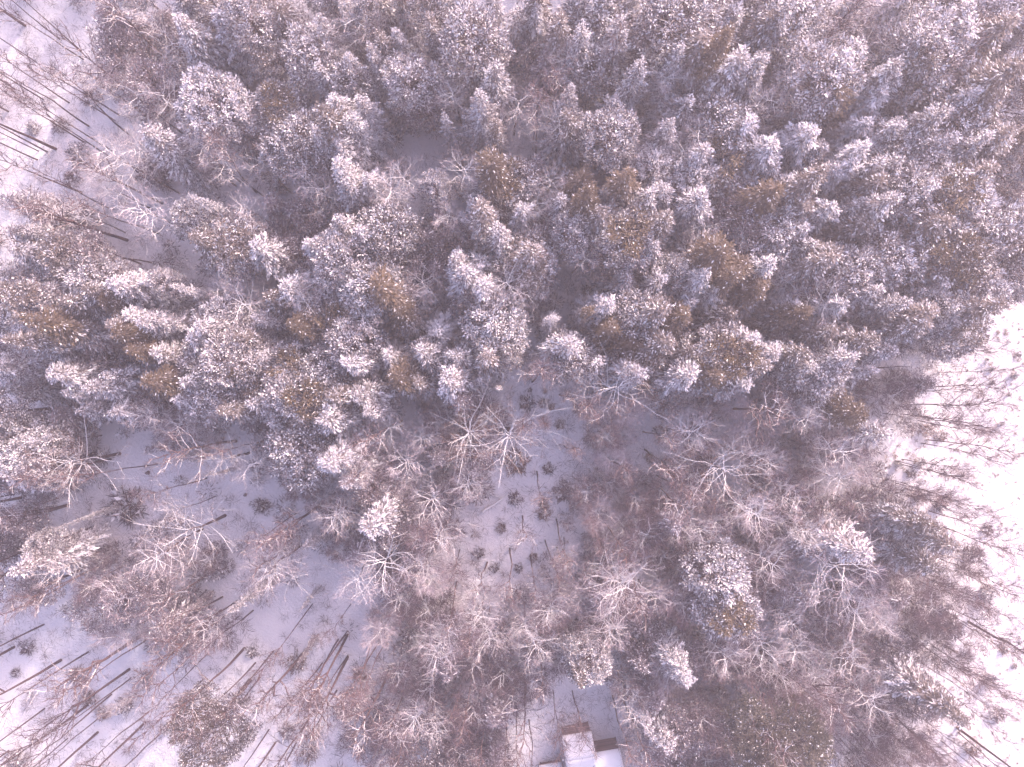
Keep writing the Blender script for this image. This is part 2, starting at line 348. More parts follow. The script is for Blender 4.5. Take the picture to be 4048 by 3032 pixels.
# ------------------------------------------------------------------ where things stand (measured in nine overlapping views of the photograph)
# conifers: x y radius kind - x y is the visible tip of the crown
CON = {
1: """1760 60 140 C,1560 20 150 D,1930 160 115 A,2060 280 110 A,2170 360 120 D,1640 360 115 C,1700 660 125 B,2030 640 130 C,2150 720 120 D,1380 60 150 A,
 1150 250 150 A,1330 290 150 E,900 840 120 A,1080 940 150 G,1480 800 150 G,1220 1210 110 D,1160 1350 115 P,1180 1480 130 C,1420 1510 140 C,1560 1530 130 D,
 60 1230 140 A,100 1420 125 D,250 1310 130 G,200 1480 110 D,90 1580 140 A,350 1560 130 C,640 60 170 G,690 330 150 G,640 200 150 G,880 470 150 G,760 470 130 G,1050 560 120 G,
 1900 250 120 A,2000 430 120 A,2130 1050 120 D,1700 1480 120 G,1930 1490 110 D,2100 1400 120 A,1760 880 125 A,1850 800 120 A,1980 870 130 A,2130 900 120 A,
 1000 100 130 G,1120 80 140 A,1650 1250 110 G,1800 1300 120 G,1950 1300 130 G,1780 1560 120 G,2060 1560 120 A,1500 40 120 A,1990 120 120 A,2100 60 130 A,1250 1000 130 G,870 1000 110 G""",
2: """620 110 115 C,700 240 100 A,850 130 140 A,930 170 150 C,400 190 115 D,310 220 95 C,230 310 110 A,30 320 120 D,160 620 100 A,20 650 130 D,80 740 130 D,180 40 140 A,60 60 120 A,
 1130 60 150 E,1250 60 110 D,1380 130 125 C,1690 40 150 A,1780 130 130 A,1610 350 130 A,1330 330 140 G,1890 420 115 A,1770 640 130 A,980 770 160 C,1480 720 150 C,970 1020 150 B,1090 1110 140 B,
 1260 1010 110 G,1530 1090 150 B,1620 1170 130 B,1850 1040 125 B,1740 740 120 A,1840 790 130 D,890 1280 130 C,1180 1310 130 D,1420 1230 140 A,1650 1330 120 C,1840 1420 150 B,1210 1530 140 C,2080 1370 140 C,
 640 450 140 A,680 680 150 E,1010 560 140 E,980 400 140 A,1230 300 140 G,1240 450 130 G,430 420 120 A,380 560 120 G,180 1090 110 D,60 1130 110 A,170 1230 120 G,620 1150 120 D,640 1280 110 G,430 1450 130 G,300 1420 120 A,560 1480 130 G,
 150 1430 130 A,40 1560 120 D,270 1580 120 G,1000 1450 130 A,1370 1450 130 G,1960 1220 120 A,1960 1000 110 D,2080 1180 110 A,2050 550 120 E,1960 200 130 G,2160 260 120 A,1560 180 110 A,2000 1560 120 A,760 1600 110 A,
 900 600 120 A,560 620 110 G,1480 560 110 A,2120 760 110 A,740 880 90 G,720 1500 110 G,1690 1560 130 G,1500 1400 110 A,60 430 110 A,1450 100 110 G,480 100 110 G,760 60 120 G,320 80 110 G""",
3: """420 90 130 D,650 80 140 C,800 60 140 D,810 240 120 A,220 240 140 C,320 240 120 B,150 350 150 E,90 620 150 E,230 560 130 E,1050 590 145 B,940 590 130 D,1340 580 130 D,1130 360 130 D,1020 440 130 A,1180 290 120 D,
 1700 200 140 A,1880 150 150 D,2010 150 150 C,1750 470 125 Z,1850 430 130 E,2120 120 140 C,2150 380 150 C,1620 350 130 C,1450 390 140 A,1900 560 110 D,1390 470 130 A,1540 600 140 E,470 760 140 D,350 730 110 A,470 890 120 A,
 880 810 130 D,930 900 130 A,1230 760 120 D,1430 770 130 A,1700 700 140 A,1900 700 140 A,2020 760 130 C,2150 820 130 C,1210 920 110 D,1400 930 100 P,1300 990 120 A,1640 910 120 A,360 950 155 B,640 910 130 D,480 940 120 D,650 1050 120 A,
 1140 1000 110 D,1050 1050 120 A,950 1100 130 C,1280 1130 130 C,1450 1020 120 A,1800 1080 130 A,1980 1060 140 C,1760 1210 140 B,1650 1170 120 A,620 1190 140 B,880 1300 140 C,1010 1290 120 D,1560 1340 150 B,1230 1410 130 C,1900 1270 140 D,
 2050 1400 130 A,330 1540 150 B,480 1650 130 B,700 1430 130 A,1040 1570 130 C,1330 1540 130 C,1840 1610 140 B,1660 1590 130 A,1460 1570 120 A,880 1520 130 A,2160 1500 140 C,2170 1200 130 G,2180 1000 130 G,1960 900 120 A,1780 860 120 A,
 720 40 120 A,260 60 130 A,60 80 130 A,60 260 120 A,700 620 120 G,560 340 120 A,420 330 130 A,560 500 120 A,960 60 120 G,1250 60 130 G,1500 60 130 A,1700 50 140 A,1850 40 130 A,2080 20 130 D,1600 200 120 A,1000 200 120 G,
 760 1120 120 D,1180 1280 120 A,1400 1220 120 A,1540 1160 110 A,1080 1180 110 G,1420 1420 120 G,2070 600 120 C,2000 500 120 D,1700 1380 130 C,200 1200 120 A,140 1080 110 D,230 900 110 A,500 1350 120 G,860 1420 120 D,1150 1480 110 G""",
4: """470 90 130 D,560 160 130 D,700 220 140 D,850 200 120 D,960 180 110 D,100 290 130 C,550 240 150 C,650 310 130 B,250 310 120 D,180 470 140 B,300 500 130 C,400 560 130 G,745 540 140 B,850 620 130 B,960 640 120 D,1050 660 120 C,
 930 790 140 B,1460 780 130 B,1560 800 130 C,1770 730 130 B,1880 940 140 B,1500 570 130 C,1200 530 130 D,1350 440 130 D,1260 480 120 D,1050 450 130 D,1070 200 110 D,1800 210 140 D,1690 300 130 C,1830 470 130 B,2060 430 150 B,2100 890 130 C,
 200 700 130 E,340 780 130 A,90 860 140 E,400 900 130 E,560 850 130 A,690 790 130 E,1150 800 130 A,1100 920 140 E,1290 900 130 A,1370 1000 140 C,700 980 130 E,500 1000 130 E,330 1020 130 G,880 960 130 G,1600 960 130 A,1700 1060 130 E,1200 700 120 A,1330 680 120 A,
 100 1250 150 D,230 1330 140 P,60 1400 150 A,400 1230 100 E,1030 1320 130 E,1280 1420 140 E,1460 1310 130 G,1850 1310 140 A,2050 1290 140 A,1780 1180 130 G,1950 1200 130 G,1980 760 120 A,1640 640 120 A,1900 620 120 G,1740 880 120 A,2000 1040 130 A,
 30 560 130 C,60 680 130 G,620 680 130 G,480 720 130 G,30 130 130 A,330 200 120 A,420 330 130 C,780 420 130 D,900 460 120 A,700 440 120 C,1620 430 120 A,1420 620 110 A,1530 1080 120 G,150 560 120 G""",
5: """270 240 165 B,390 390 120 B,200 200 140 D,640 500 190 Z,1000 450 140 D,950 640 130 C,380 780 140 B,490 840 120 C,800 110 150 A,890 70 130 D,1200 30 150 C,1230 150 130 C,1600 350 150 B,1710 480 140 B,1840 570 140 B,1370 440 140 D,
 1690 330 110 D,2040 330 140 C,1930 380 120 A,2130 140 100 D,1830 160 150 E,2040 160 140 E,700 800 150 A,900 800 150 E,1000 860 130 A,150 880 160 A,200 1010 150 A,1100 660 130 A,1650 730 140 E,1500 660 130 A,1060 180 130 G,1300 260 120 G,
 770 660 120 A,560 640 130 A,300 650 120 D,100 680 130 D,520 1000 110 G,760 930 130 G,60 1180 130 G,180 1300 130 G,60 1420 130 A,230 1500 120 G,500 60 120 G,640 100 110 G,1450 560 120 A,1950 620 130 C,2080 560 130 C,1900 760 130 A,2050 750 130 G,
 1800 900 120 G,2100 950 130 G,850 1300 120 G,640 1280 120 G,500 1250 110 G,60 560 120 A,850 350 120 G,900 220 120 A""",
6: """100 400 150 B,360 410 130 C,430 140 140 B,580 240 140 B,330 40 140 B,640 100 110 D,280 280 100 D,820 380 130 B,770 330 110 D,1060 340 120 D,990 500 130 C,410 660 150 B,300 770 150 B,570 730 140 C,1200 130 130 A,970 60 140 C,1450 110 140 C,
 1830 70 140 B,1920 60 120 C,1300 260 140 A,1600 400 150 C,1850 330 140 G,2090 350 140 C,2000 230 130 A,1590 490 130 C,1260 560 130 C,840 630 130 C,1100 650 130 A,1000 760 140 A,1260 760 140 E,1400 650 130 A,1700 200 130 A,1190 980 130 B,
 1350 1150 160 E,980 910 80 E,1400 880 130 G,1620 840 120 G,700 560 130 G,500 540 120 A,620 640 120 A,140 640 130 C,120 780 130 A,760 800 130 G,1750 480 120 A,1900 480 120 C,1480 300 120 A,1150 440 120 G,1750 350 110 D,1440 520 110 G,
 700 440 120 G,900 200 120 G,1100 150 120 A,200 180 120 D,160 300 120 E,1550 230 110 E,860 760 120 A,480 820 120 A,2050 130 110 A""",
7: """1230 110 150 E,700 100 150 G,850 190 150 G,1350 130 120 G,330 150 130 A,200 290 150 D,100 440 140 A,350 290 140 A,1750 250 150 E,1900 310 130 E,1850 690 130 E,1700 840 150 G,1450 700 110 A,960 850 170 G,1050 930 130 G,600 700 180 G,
 400 680 160 G,730 620 150 G,720 1310 120 G,350 1150 140 G,400 900 120 G,2050 150 150 A,2120 320 140 A,2020 480 120 G,520 520 150 G,200 560 130 G,900 560 130 G,760 820 130 G,1290 1420 230 K,1500 1190 140 G,1640 1330 120 G,1160 700 120 G,1080 600 110 G,1850 1000 110 G,70 120 130 G,60 620 120 G""",
8: """1570 990 100 P,1540 1160 110 C,330 150 140 E,200 160 130 A,480 230 120 G,120 330 130 G,370 340 130 G,430 640 140 G,570 700 130 G,330 560 130 G,640 830 140 G,760 680 120 G,1080 640 140 G,1150 760 130 G,1370 740 130 A,1050 900 140 G,1250 980 130 G,
 1100 1100 130 G,600 1150 130 G,640 1350 120 G,200 1250 140 G,350 1400 150 G,150 1500 140 G,480 1570 140 A,300 1600 140 G,850 1300 130 G,1000 1380 140 G,900 1560 140 G,760 1580 120 G,1420 420 130 A,1500 600 120 A,1650 640 130 G,1900 240 140 A,
 2010 320 140 E,2120 170 130 G,1750 700 130 G,1880 780 130 G,2050 780 130 G,1950 900 130 G,2100 1050 130 A,2170 1130 110 D,1830 1150 120 G,2000 1260 140 G,1980 1440 150 E,2100 1560 150 E,1900 1600 130 A,2150 1330 130 G,860 230 90 G,1300 480 100 G,1450 150 90 G,
 1630 250 90 G,720 1100 110 G,900 980 120 G,560 500 120 G,1830 560 120 G,1700 900 110 G,80 1320 120 G,1150 1250 110 G,1930 1050 110 G""",
9: """400 720 150 B,340 520 140 D,650 1500 290 K,1800 1330 140 C,1640 1260 120 A,1780 260 150 C,1620 170 140 C,1950 870 130 C,1800 800 130 G,1640 700 140 G,1450 620 140 A,1300 560 130 G,1150 700 130 G,980 780 130 G,860 600 130 G,700 600 130 A,560 560 130 G,
 700 180 140 E,600 60 140 E,850 280 130 E,920 330 120 A,1100 300 130 G,1260 200 130 A,1250 330 130 A,1430 280 120 G,1400 420 120 G,300 300 120 G,120 420 130 G,90 650 130 G,250 880 120 G,80 1060 100 D,100 1000 120 G,60 1500 150 E,200 1450 130 E,250 1600 140 A,
 500 1260 120 G,880 1230 120 G,980 1500 130 G,1330 1050 120 G,1180 880 120 A,1420 950 130 E,1560 860 120 G,1280 1450 120 G,1420 1530 110 G,1550 1200 120 G,1100 520 120 A,1500 500 110 G,1700 420 120 C,1850 640 110 G,40 120 130 G,1050 130 120 G,1400 60 120 G""",
}
# leafless trees with snowy stars of branches: x y = middle of the crown
STAR = {
1: "830 490,680 550,890 640,910 940,700 1000,600 1060,650 1160,990 1340,1290 980,1440 1070,1640 1050,1570 1310,1920 1140,2030 1240,1390 110,960 150,1100 290,470 1330,1060 600,1960 470,850 1050",
2: "420 1090,740 1080,1250 740,1370 760,1830 930,2060 770,750 570,1120 640,400 1270,710 1370,1300 1270,2110 100,1450 400,1530 1610,150 190,2000 340,2140 520,540 260,1900 1180,1330 1160",
3: "120 140,1130 110,800 440,700 520,540 700,620 640,150 870,60 930,200 1420,450 1480,900 330,1000 960,1220 170",
4: "1480 320,100 790,960 1010,1110 1110,700 1430,1120 1530,1550 1350,1650 1200,2010 1080,560 1250,120 1560,1950 330,1400 250",
5: "540 190,1040 260,1530 70,330 1130,530 1160,450 1310,830 1430,610 1560,180 1430,150 420,1400 690,40 140,1330 1060",
6: "740 230,870 280,820 1040,1000 1230,1080 1420,450 580,1560 720,900 980,450 1250,650 1330,120 1150,700 1560,500 1600",
7: "400 400,740 560,680 640,380 570,1040 640,1480 1150,1460 1280,1980 1450,740 170,1010 290,1640 390,300 1180,720 1080,1280 800,1100 60,2150 80",
8: "100 490,680 190,50 60,1470 350,1700 790,2000 650,640 900,700 840,1190 800,1270 920,850 1180,1460 1300,480 1420,590 1430,920 700,1230 420,1750 480,300 770,2080 720,1840 1280,1380 640,560 420,950 840",
9: "560 120,180 200,400 360,830 160,1540 340,960 1130,700 1060,880 960,1100 1010,950 1250,1250 1250,560 900,1440 520,330 930,750 740,1150 600,1330 720,640 380,80 180",
}
# slender dark trunks: x y = foot of the trunk
FOOT = {
1: "245 945,510 320,520 370,215 380,740 715,715 750,935 735,550 785,690 935,300 950,240 1000,95 560,680 975,680 1298,510 1200,640 1462,1005 1465,885 1648,960 1640,620 1655,800 835,530 890,380 250,430 640,270 620,60 700,1660 1120,1600 1200",
2: "530 330,1250 970,1300 880,1800 560,1660 700,1700 90",
3: "700 520,1400 700,1500 500",
4: "990 1330,420 1585,90 1520,700 1300,1290 1420,1640 1190,2020 1570,80 880,640 1310,1850 1640",
5: "1920 1130,1930 1240,1430 1220,2000 1400,2020 1350,1170 1080,1300 1040,1400 900,1230 820,1540 1580,300 1280,680 1620,1260 1380,420 1060,1700 1290,1980 1450,1500 960",
6: "1480 960,1440 1020,1500 1030,1600 1180,1560 1200,1440 1300,1400 1310,1290 1410,1480 1490,1250 1480,1320 1600,1430 1330,1620 650,1650 850,1560 960,1350 1490,1500 880,1540 1060,1380 1440,1680 760,1560 600,2040 210",
7: "270 770,930 1310,1390 595,1380 820,1290 955,1280 1100,1590 1010,2010 1010,2170 960,2170 810,2110 860,130 1545,60 1550,640 395,660 380,550 940,1330 440,1680 1420,1720 1500,1530 1470,1850 1500,1440 1570,980 820,820 1100,700 1200,1000 1450,1480 620,1580 680,2100 1180,1950 640,300 250,430 20,1840 220,2010 20,1700 940,1620 1100,280 1290,420 1480,640 1330",
8: "950 380,1090 290,870 600,760 500,1170 90,1380 110,1590 110,1310 240,1730 1210,1800 1240,1130 1230,590 1520,720 1490,1210 1360,270 790,290 850,330 840,440 1110,820 1000,860 1030,100 640,850 650,1220 330,1300 900,1480 1180,1780 440,1820 380,1360 1180,1060 1240,950 1240,1640 60,780 300,660 60,500 1270,1080 1480",
9: "560 1000,700 1010,760 1010,1300 1240,1330 1280,1060 1480,1090 1470,1070 1560,1240 1580,1500 1300,1630 1000,1780 430,1700 640,1600 620,1400 380,1450 820,1640 900,1500 760,1350 640,1200 1290,1420 1110,1560 1000,1500 700,1720 560,1800 1440,1340 1500,1580 1440,1700 1500,1460 1600,1250 1100,350 910,560 870,1680 150,1620 60,130 1210,1000 1310,1120 1360,1660 1120,1740 980,1180 1190,1010 1420,1850 1560,1560 460,1640 340,1720 700",
}
THICK = {  # thick dark trunks, x y = foot
1: "150 155,350 930,1010 1268,800 1500,1100 430,975 690", 7: "380 990,810 1045,560 1260,905 1380,610 1440,85 910,1520 920,1900 940,1975 1280,1380 680", 8: "80 830,80 970,350 1030,1180 1060", 9: "400 1130,1790 1410,690 960", 3: "760 470", 4: "1470 1190", 6: "330 990",
}
SHRUBS = {
1: "360 780 70 H,200 800 55 H,440 1110 75 H,870 1110 50 H,480 960 90 H,560 600 80 H,480 1480 45 r", 4: "1620 1600 65 H,800 1600 150 H", 5: "1200 960 65 H,1300 950 45 H,1350 980 30 r,1520 990 50 H,1400 1090 45 r,1310 880 22 H,1220 870 20 H,1130 1120 40 r,1130 1330 110 r,1330 1370 50 H,1430 1520 80 H,2040 1130 60 H,1960 1290 40 r,1120 1550 60 H,1300 1590 40 r,800 1180 90 H",
6: "1510 1390 45 H,1600 1120 60 r,1700 1160 50 r,1560 1540 45 H,1700 1600 50 H,2180 660 35 H,2160 780 30 H,2020 830 18 H,2020 740 16 H,1570 1320 40 H,1430 1330 30 H,2130 900 15 H,2090 1080 14 H,1990 680 14 H",
7: "150 930 65 H,70 1080 40 H,1930 1570 80 r,1850 1010 85 r,1790 1440 70 H,1950 1460 60 r,1020 1430 40 H,1270 1280 40 H,1640 30 60 H,550 1230 70 r,480 1090 80 r,1010 600 50 H,1560 960 50 H,2120 1320 80 H,100 1620 80 H,640 1330 60 r,780 1280 70 H",
8: "460 250 70 r,1300 80 60 r,900 330 50 H,1650 290 60 H,1240 350 40 r,150 1090 60 r,1140 420 40 H,1000 420 45 H,1680 1100 45 H,440 900 60 H,1040 170 45 r",
9: "1560 1500 50 r,1360 1380 80 H,1600 1560 60 r,1700 20 50 H,1880 330 60 H,2000 180 50 H,1450 1250 60 r,2110 940 30 H,2170 1040 25 H,1990 560 60 H,2000 1130 60 H,1900 1550 70 r,2060 1340 60 H",
}
# landmarks the labels refer to: photograph x y, words
MARKS = []
def mark(t, x, y, words): MARKS.append((*tp(t, x, y), words))
mark(1, 1300, 650, 'the round white snow-puffed pine'); mark(5, 640, 540, 'the bright star-shaped white spruce'); mark(8, 1530, 1530, 'the snow-roofed sheds')
mark(9, 650, 1450, 'the huge dark green pine'); mark(7, 1290, 1400, 'the pink-dusted broad pine'); mark(8, 1570, 1010, 'the pinkish pine above the sheds')
mark(9, 390, 700, 'the lone olive spruce'); mark(5, 1690, 850, 'the pale forked tree'); mark(8, 260, 380, 'the big white starburst tree')
mark(6, 2100, 1100, 'the open white meadow'); mark(1, 100, 450, 'the snowy corner clearing'); mark(4, 1370, 1310, 'the broken forked snag'); mark(6, 340, 1350, 'the long dead pale limb')
mark(3, 1750, 480, 'the very white spiky spruce'); mark(4, 2070, 130, 'the dense white starburst tree'); mark(5, 1250, 1000, 'the shrubby snow clearing'); mark(3, 1350, 250, 'the spreading white bare tree')
mark(2, 1240, 870, 'the gap with twin dark trunks'); mark(7, 700, 1150, 'the leaning dark trunks')

CLEAR = [[(0, 0), (170, 0), (175, 190), (280, 250), (290, 370), (390, 400), (370, 520), (345, 585), (180, 560), (130, 440), (0, 400)],
 [(420, 375), (565, 380), (560, 415), (415, 425)], [(540, 165), (600, 170), (600, 255), (545, 240)], [(895, 310), (965, 285), (975, 385), (915, 395)], [(1110, 260), (1152, 240), (1152, 345), (1115, 335)],
 [(1210, 570), (1270, 540), (1260, 645), (1208, 685)],
 [(1090, 800), (1170, 785), (1270, 840), (1290, 900), (1250, 960), (1280, 1000), (1200, 1080), (1290, 1180), (1200, 1200), (1150, 1260), (1000, 1290), (950, 1180), (1050, 1070), (1090, 950)],
 [(850, 900), (930, 880), (900, 985), (820, 975)], [(150, 1050), (340, 1000), (350, 1060), (520, 1060), (620, 1070), (610, 1125), (520, 1150), (430, 1120), (200, 1175), (140, 1140)],
 [(0, 1310), (130, 1290), (330, 1480), (700, 1270), (745, 1320), (760, 1657), (0, 1657)], [(640, 1160), (725, 1180), (700, 1300), (630, 1220)], [(1380, 930), (1475, 940), (1445, 1015), (1385, 1005)],
 [(2260, 560), (2150, 700), (2070, 760), (2040, 860), (1960, 900), (1900, 1000), (1950, 1100), (2080, 1180), (2150, 1300), (2100, 1420), (1950, 1430), (2060, 1700), (2260, 1700)],
 [(1090, 1530), (1200, 1490), (1340, 1490), (1350, 1657), (1090, 1657)]]
CLEAR = [[(x * 1.83, y * 1.83) for x, y in p] for p in CLEAR]
def inside(px, py, poly):
    c = False; j = len(poly) - 1
    for i in range(len(poly)):
        xi, yi = poly[i]; xj, yj = poly[j]
        if (yi > py) != (yj > py) and px < (xj - xi) * (py - yi) / (yj - yi) + xi: c = not c
        j = i
    return c
def in_clear(px, py): return any(inside(px, py, p) for p in CLEAR)

# ------------------------------------------------------------------ ground
def nz(x, y): return .22 * np.sin(x * .19 + 1.3) * np.sin(y * .23 + .4) + .10 * np.sin(x * .71 + y * .37) * np.sin(y * .63 - x * .2) + .05 * np.sin(x * 1.7 + 2 * np.sin(y * .9)) * np.sin(y * 1.9 + x * .3)
gx = np.concatenate([[-2500, -600, -200, -100], np.linspace(-75, 75, 300), [100, 200, 600, 2500]]); gy = np.concatenate([[-2500, -600, -200, -80], np.linspace(-58, 58, 240), [80, 200, 600, 2500]])
X, Y = np.meshgrid(gx, gy); Z = np.where((abs(X) < 80) & (abs(Y) < 60), nz(X, Y), 0.0)
nx, ny = len(gx), len(gy); i = np.arange(nx - 1)[None] + np.arange(ny - 1)[:, None] * nx
gm = make_mesh('ground', np.stack([X, Y, Z], -1).reshape(-1, 3), np.stack([i, i + 1, i + 1 + nx, i + nx], -1).reshape(-1, 4), M['ground'], None, True)
go = bpy.data.objects.new('ground', gm); COL.objects.link(go); go['kind'] = 'structure'

# ------------------------------------------------------------------ placing things
THINGS = []
def place(kind, px, py, zref, Rw, hscale=1.0, variant=None, look=None, label=None, name=None, seed_rot=None):
    """px, py: where the point at height zref stands in the photograph; Rw: crown radius in metres."""
    vs = V[kind]; v = vs[variant if variant is not None else R.randrange(len(vs))]
    hs = hscale
    zr = zref if zref is not None else v['h'] * hs * .93
    x, y = wpos(px, py, zr)
    nm, cat, lk, grp = KIND[kind]
    root = bpy.data.objects.new(name or nm, None); COL.objects.link(root)
    root.empty_display_size = .5
    root.location = (x, y, float(nz(x, y)) - .05)
    root.rotation_euler = (R.uniform(-.035, .035), R.uniform(-.035, .035), R.uniform(0, 2 * PI) if seed_rot is None else seed_rot)
    s = Rw / v['R']; root.scale = (s, s, hs)
    for pn, me in v['parts']:
        c = bpy.data.objects.new(pn, me); COL.objects.link(c); c.parent = root
        if pn in ('twigs', 'crown', 'snow_cover', 'limbs', 'boughs', 'stems'): c['kind'] = 'stuff'
    root['category'] = cat; root['group'] = grp
    THINGS.append(dict(o=root, px=px, py=py, kind=kind, look=look or lk, label=label, x=x, y=y))
    return root

def parse(d, n):
    for t, s in d.items():
        for e in s.replace('\n', ' ').split(','):
            q = e.split()
            if len(q) >= n: yield t, q
GAPS = [(*tp(*g[:3]), g[3] * K) for g in [(1, 1420, 1120, 150), (1, 1560, 1170, 80), (1, 1580, 580, 70), (1, 1480, 480, 60), (2, 480, 150, 60), (2, 620, 960, 110), (2, 560, 1060, 80), (2, 1180, 800, 80), (2, 1200, 650, 70), (2, 150, 320, 60), (5, 1480, 200, 90), (5, 1440, 320, 60),
 (5, 450, 1080, 110), (5, 350, 1200, 90), (5, 1180, 900, 160), (5, 1300, 1100, 200), (5, 1500, 1300, 150), (5, 1200, 1450, 140), (4, 850, 1400, 130), (4, 700, 1500, 130), (4, 1480, 1230, 80), (4, 1500, 1560, 140), (6, 450, 1420, 60), (6, 40, 1100, 80), (8, 100, 950, 160), (8, 1000, 300, 160), (8, 850, 450, 110),
 (8, 1730, 1280, 90), (8, 1500, 1500, 150), (7, 1600, 640, 100), (7, 1300, 560, 80), (7, 500, 130, 90), (3, 1420, 640, 40), (3, 1330, 170, 50), (5, 2050, 1200, 110), (9, 300, 1150, 80), (9, 620, 950, 60), (9, 1500, 1430, 60), (4, 1180, 340, 60)]]
GAPS += [(a * 1.83, b * 1.83, c * 1.83) for a, b, c in [(1150, 860, 70), (1200, 950, 60), (1130, 1050, 70), (1180, 1130, 70), (1080, 1180, 90), (1060, 1260, 60), (650, 1380, 110), (700, 1260, 60), (560, 1500, 80), (60, 1380, 80), (250, 1520, 90), (430, 1090, 80), (250, 1080, 80), (560, 1090, 60)]]
taken = []
# named landmarks first
def lm(kind, t, x, y, zref, Rw, hs, label, variant=0, name=None):
    p = tp(t, x, y); place(kind, p[0], p[1], zref, Rw, hs, variant, label=label, name=name); taken.append((p[0], p[1], 90))
lm('P', 1, 1300, 640, 13, 4.0, 1.0, 'round white pine with big puffs of snow beside a small snowy gap')
lm('P', 1, 1170, 1350, 11, 2.3, .9, 'small bright white pine crowning the clump below the snowy gap', 1)
lm('L', 5, 1080, 1150, 11, 3.9, 1.0, 'rusty leafless tree with thick pale limbs spreading over the shrubby clearing')
lm('L', 5, 1700, 860, 11, 3.9, 1.05, 'pale forked leafless tree leaning over the top of the shrubby clearing', 1)
lm('L', 5, 820, 1150, 11, 3.6, .95, 'rust-tinged leafless tree with pale limbs next to the clearing tree', 2)
lm('S', 8, 260, 390, 12, 4.4, 1.0, 'big white starburst of branches over grey conifers')
lm('S', 4, 2070, 140, 12, 3.2, 1.0, 'dense white starburst tree wedged between olive-tipped spruces', 1)
lm('S', 3, 1350, 250, 13, 4.2, 1.05, 'spreading white leafless tree over a dark gap in the spruces', 2)
lm('L', 7, 1180, 190, 10, 3.6, .8, 'broken forked snag with thick pale limbs over grey spruces', 0, 'forked_snag')
lm('L', 6, 340, 1350, 11, 3.8, .9, 'long dead pale limb bending over the mauve undergrowth', 1)
lm('L', 4, 450, 1320, 10, 3.6, .9, 'leafless tree with one long crooked white limb beside the bright pine', 2)
lm('L', 4, 1370, 1310, 9, 3.0, .8, 'broken grey snag with two stubby forks above the snow patch', 1, 'forked_snag')
lm('S', 7, 1700, 410, 11, 3.6, 1.0, 'white-branched tree fanning down from a thick dark trunk', 3)
lm('S', 8, 1760, 590, 12, 4.0, 1.0, 'wide white fan of branches over mauve undergrowth', 4)
lm('S', 9, 1040, 460, 13, 4.2, 1.1, 'long feathery white tree fanning towards the meadow', 5)
lm('U', 7, 760, 920, 6, 3.8, 1.0, 'thick rust-brown leaning trunk with pale upper limbs', 0)
lm('T', 9, 1960, 800, 3, 3.0, 1.0, 'dark bare tree standing alone at the meadow rim', 1)
MK = {(5, 640, 500): 'bright white star-shaped spruce with drooping arms', (9, 650, 1500): 'huge dark green pine thinly flecked with snow', (7, 1290, 1420): 'lone broad pine dusted pinkish white with brown lower rim',
      (9, 400, 720): 'lone olive-brown spruce with white top among bare trees', (8, 1570, 990): 'small pinkish white pine above the sheds', (3, 1750, 470): 'very white spiky spruce among grey ones', (6, 1190, 980): 'small greenish-brown spruce at the dark end of the stand'}
for t, q in parse(CON, 4):
    x, y, r, k = float(q[0]), float(q[1]), float(q[2]), q[3]
    p = tp(t, x, y)
    if not (-60 < p[0] < 4110 and -60 < p[1] < 3090): continue
    if any((p[0] - a) ** 2 + (p[1] - b) ** 2 < (38 if c < 80 else 70) ** 2 for a, b, c in taken): continue
    lab = MK.get((t, int(x), int(y)))
    if t in (8, 9) and k in 'AE' and R.random() < .72: k = 'G'
    if t == 7 and k in 'AE' and R.random() < .4: k = 'G'
    if k == 'G' and ((t in (8, 9) and R.random() < .62) or (t in (6, 7) and R.random() < .3)): k = 'N'
    Rw = r * K / F * (H - (13 if k not in 'GN' else 8)) * (1.42 if k not in 'KGN' else 1.12)
    hs = R.uniform(.80, 1.14); var = None
    mx_, my_ = 2024 + (p[0] - 2024) * .94, 1516 + (p[1] - 1516) * .94          # middle of the crown
    for gx_, gy_, gr_ in GAPS:
        d_ = math.hypot(mx_ - gx_, my_ - gy_) - gr_
        if k != 'K': Rw *= min(1, max(.45, d_ / (Rw * F / (H - 10))))
    if k in 'GN': hs *= R.uniform(.75, 1.1)
    if t == 7 and k in 'GN': Rw *= .82
    if t == 7 and k in 'GN' and in_clear(*p) and R.random() < .4: continue
    if t == 3: Rw *= 1.22
    if k == 'K': var = 1 if t == 9 else 0
    zr = V[k][0]['h'] * hs * (.92 if k not in 'KP' else .8)
    if k == 'K' or (lab and k == 'D' and t == 5): p = (p[0], p[1])
    place(k, p[0], p[1], None if k not in 'KP' else zr, Rw, hs, var, label=lab)
    taken.append((p[0], p[1], r * K * .6))
for k in range(150):                     # trees whose tips pass out of the frame while their skirts still show
    e = R.random()
    if e < .40: p = (R.uniform(420, 4100), R.uniform(-130, -15))
    elif e < .62: p = (R.uniform(4060, 4190), R.uniform(-60, 1120))
    elif e < .78: p = (R.uniform(-140, -15), R.uniform(980, 2350))
    else: p = (R.choice([R.uniform(1430, 1980), R.uniform(2560, 3300)]), R.uniform(3050, 3170))
    if any((p[0] - a) ** 2 + (p[1] - b) ** 2 < 85 ** 2 for a, b, c in taken): continue
    kd = R.choice('AACD') if p[1] < 1900 else 'G'
    place(kd, p[0], p[1], None, R.uniform(2.2, 3.0), R.uniform(.9, 1.08), look={'G': 'grey edge conifer'}.get(kd, 'snowy edge spruce')); taken.append((p[0], p[1], 60))
tries = 0; cnt = 0
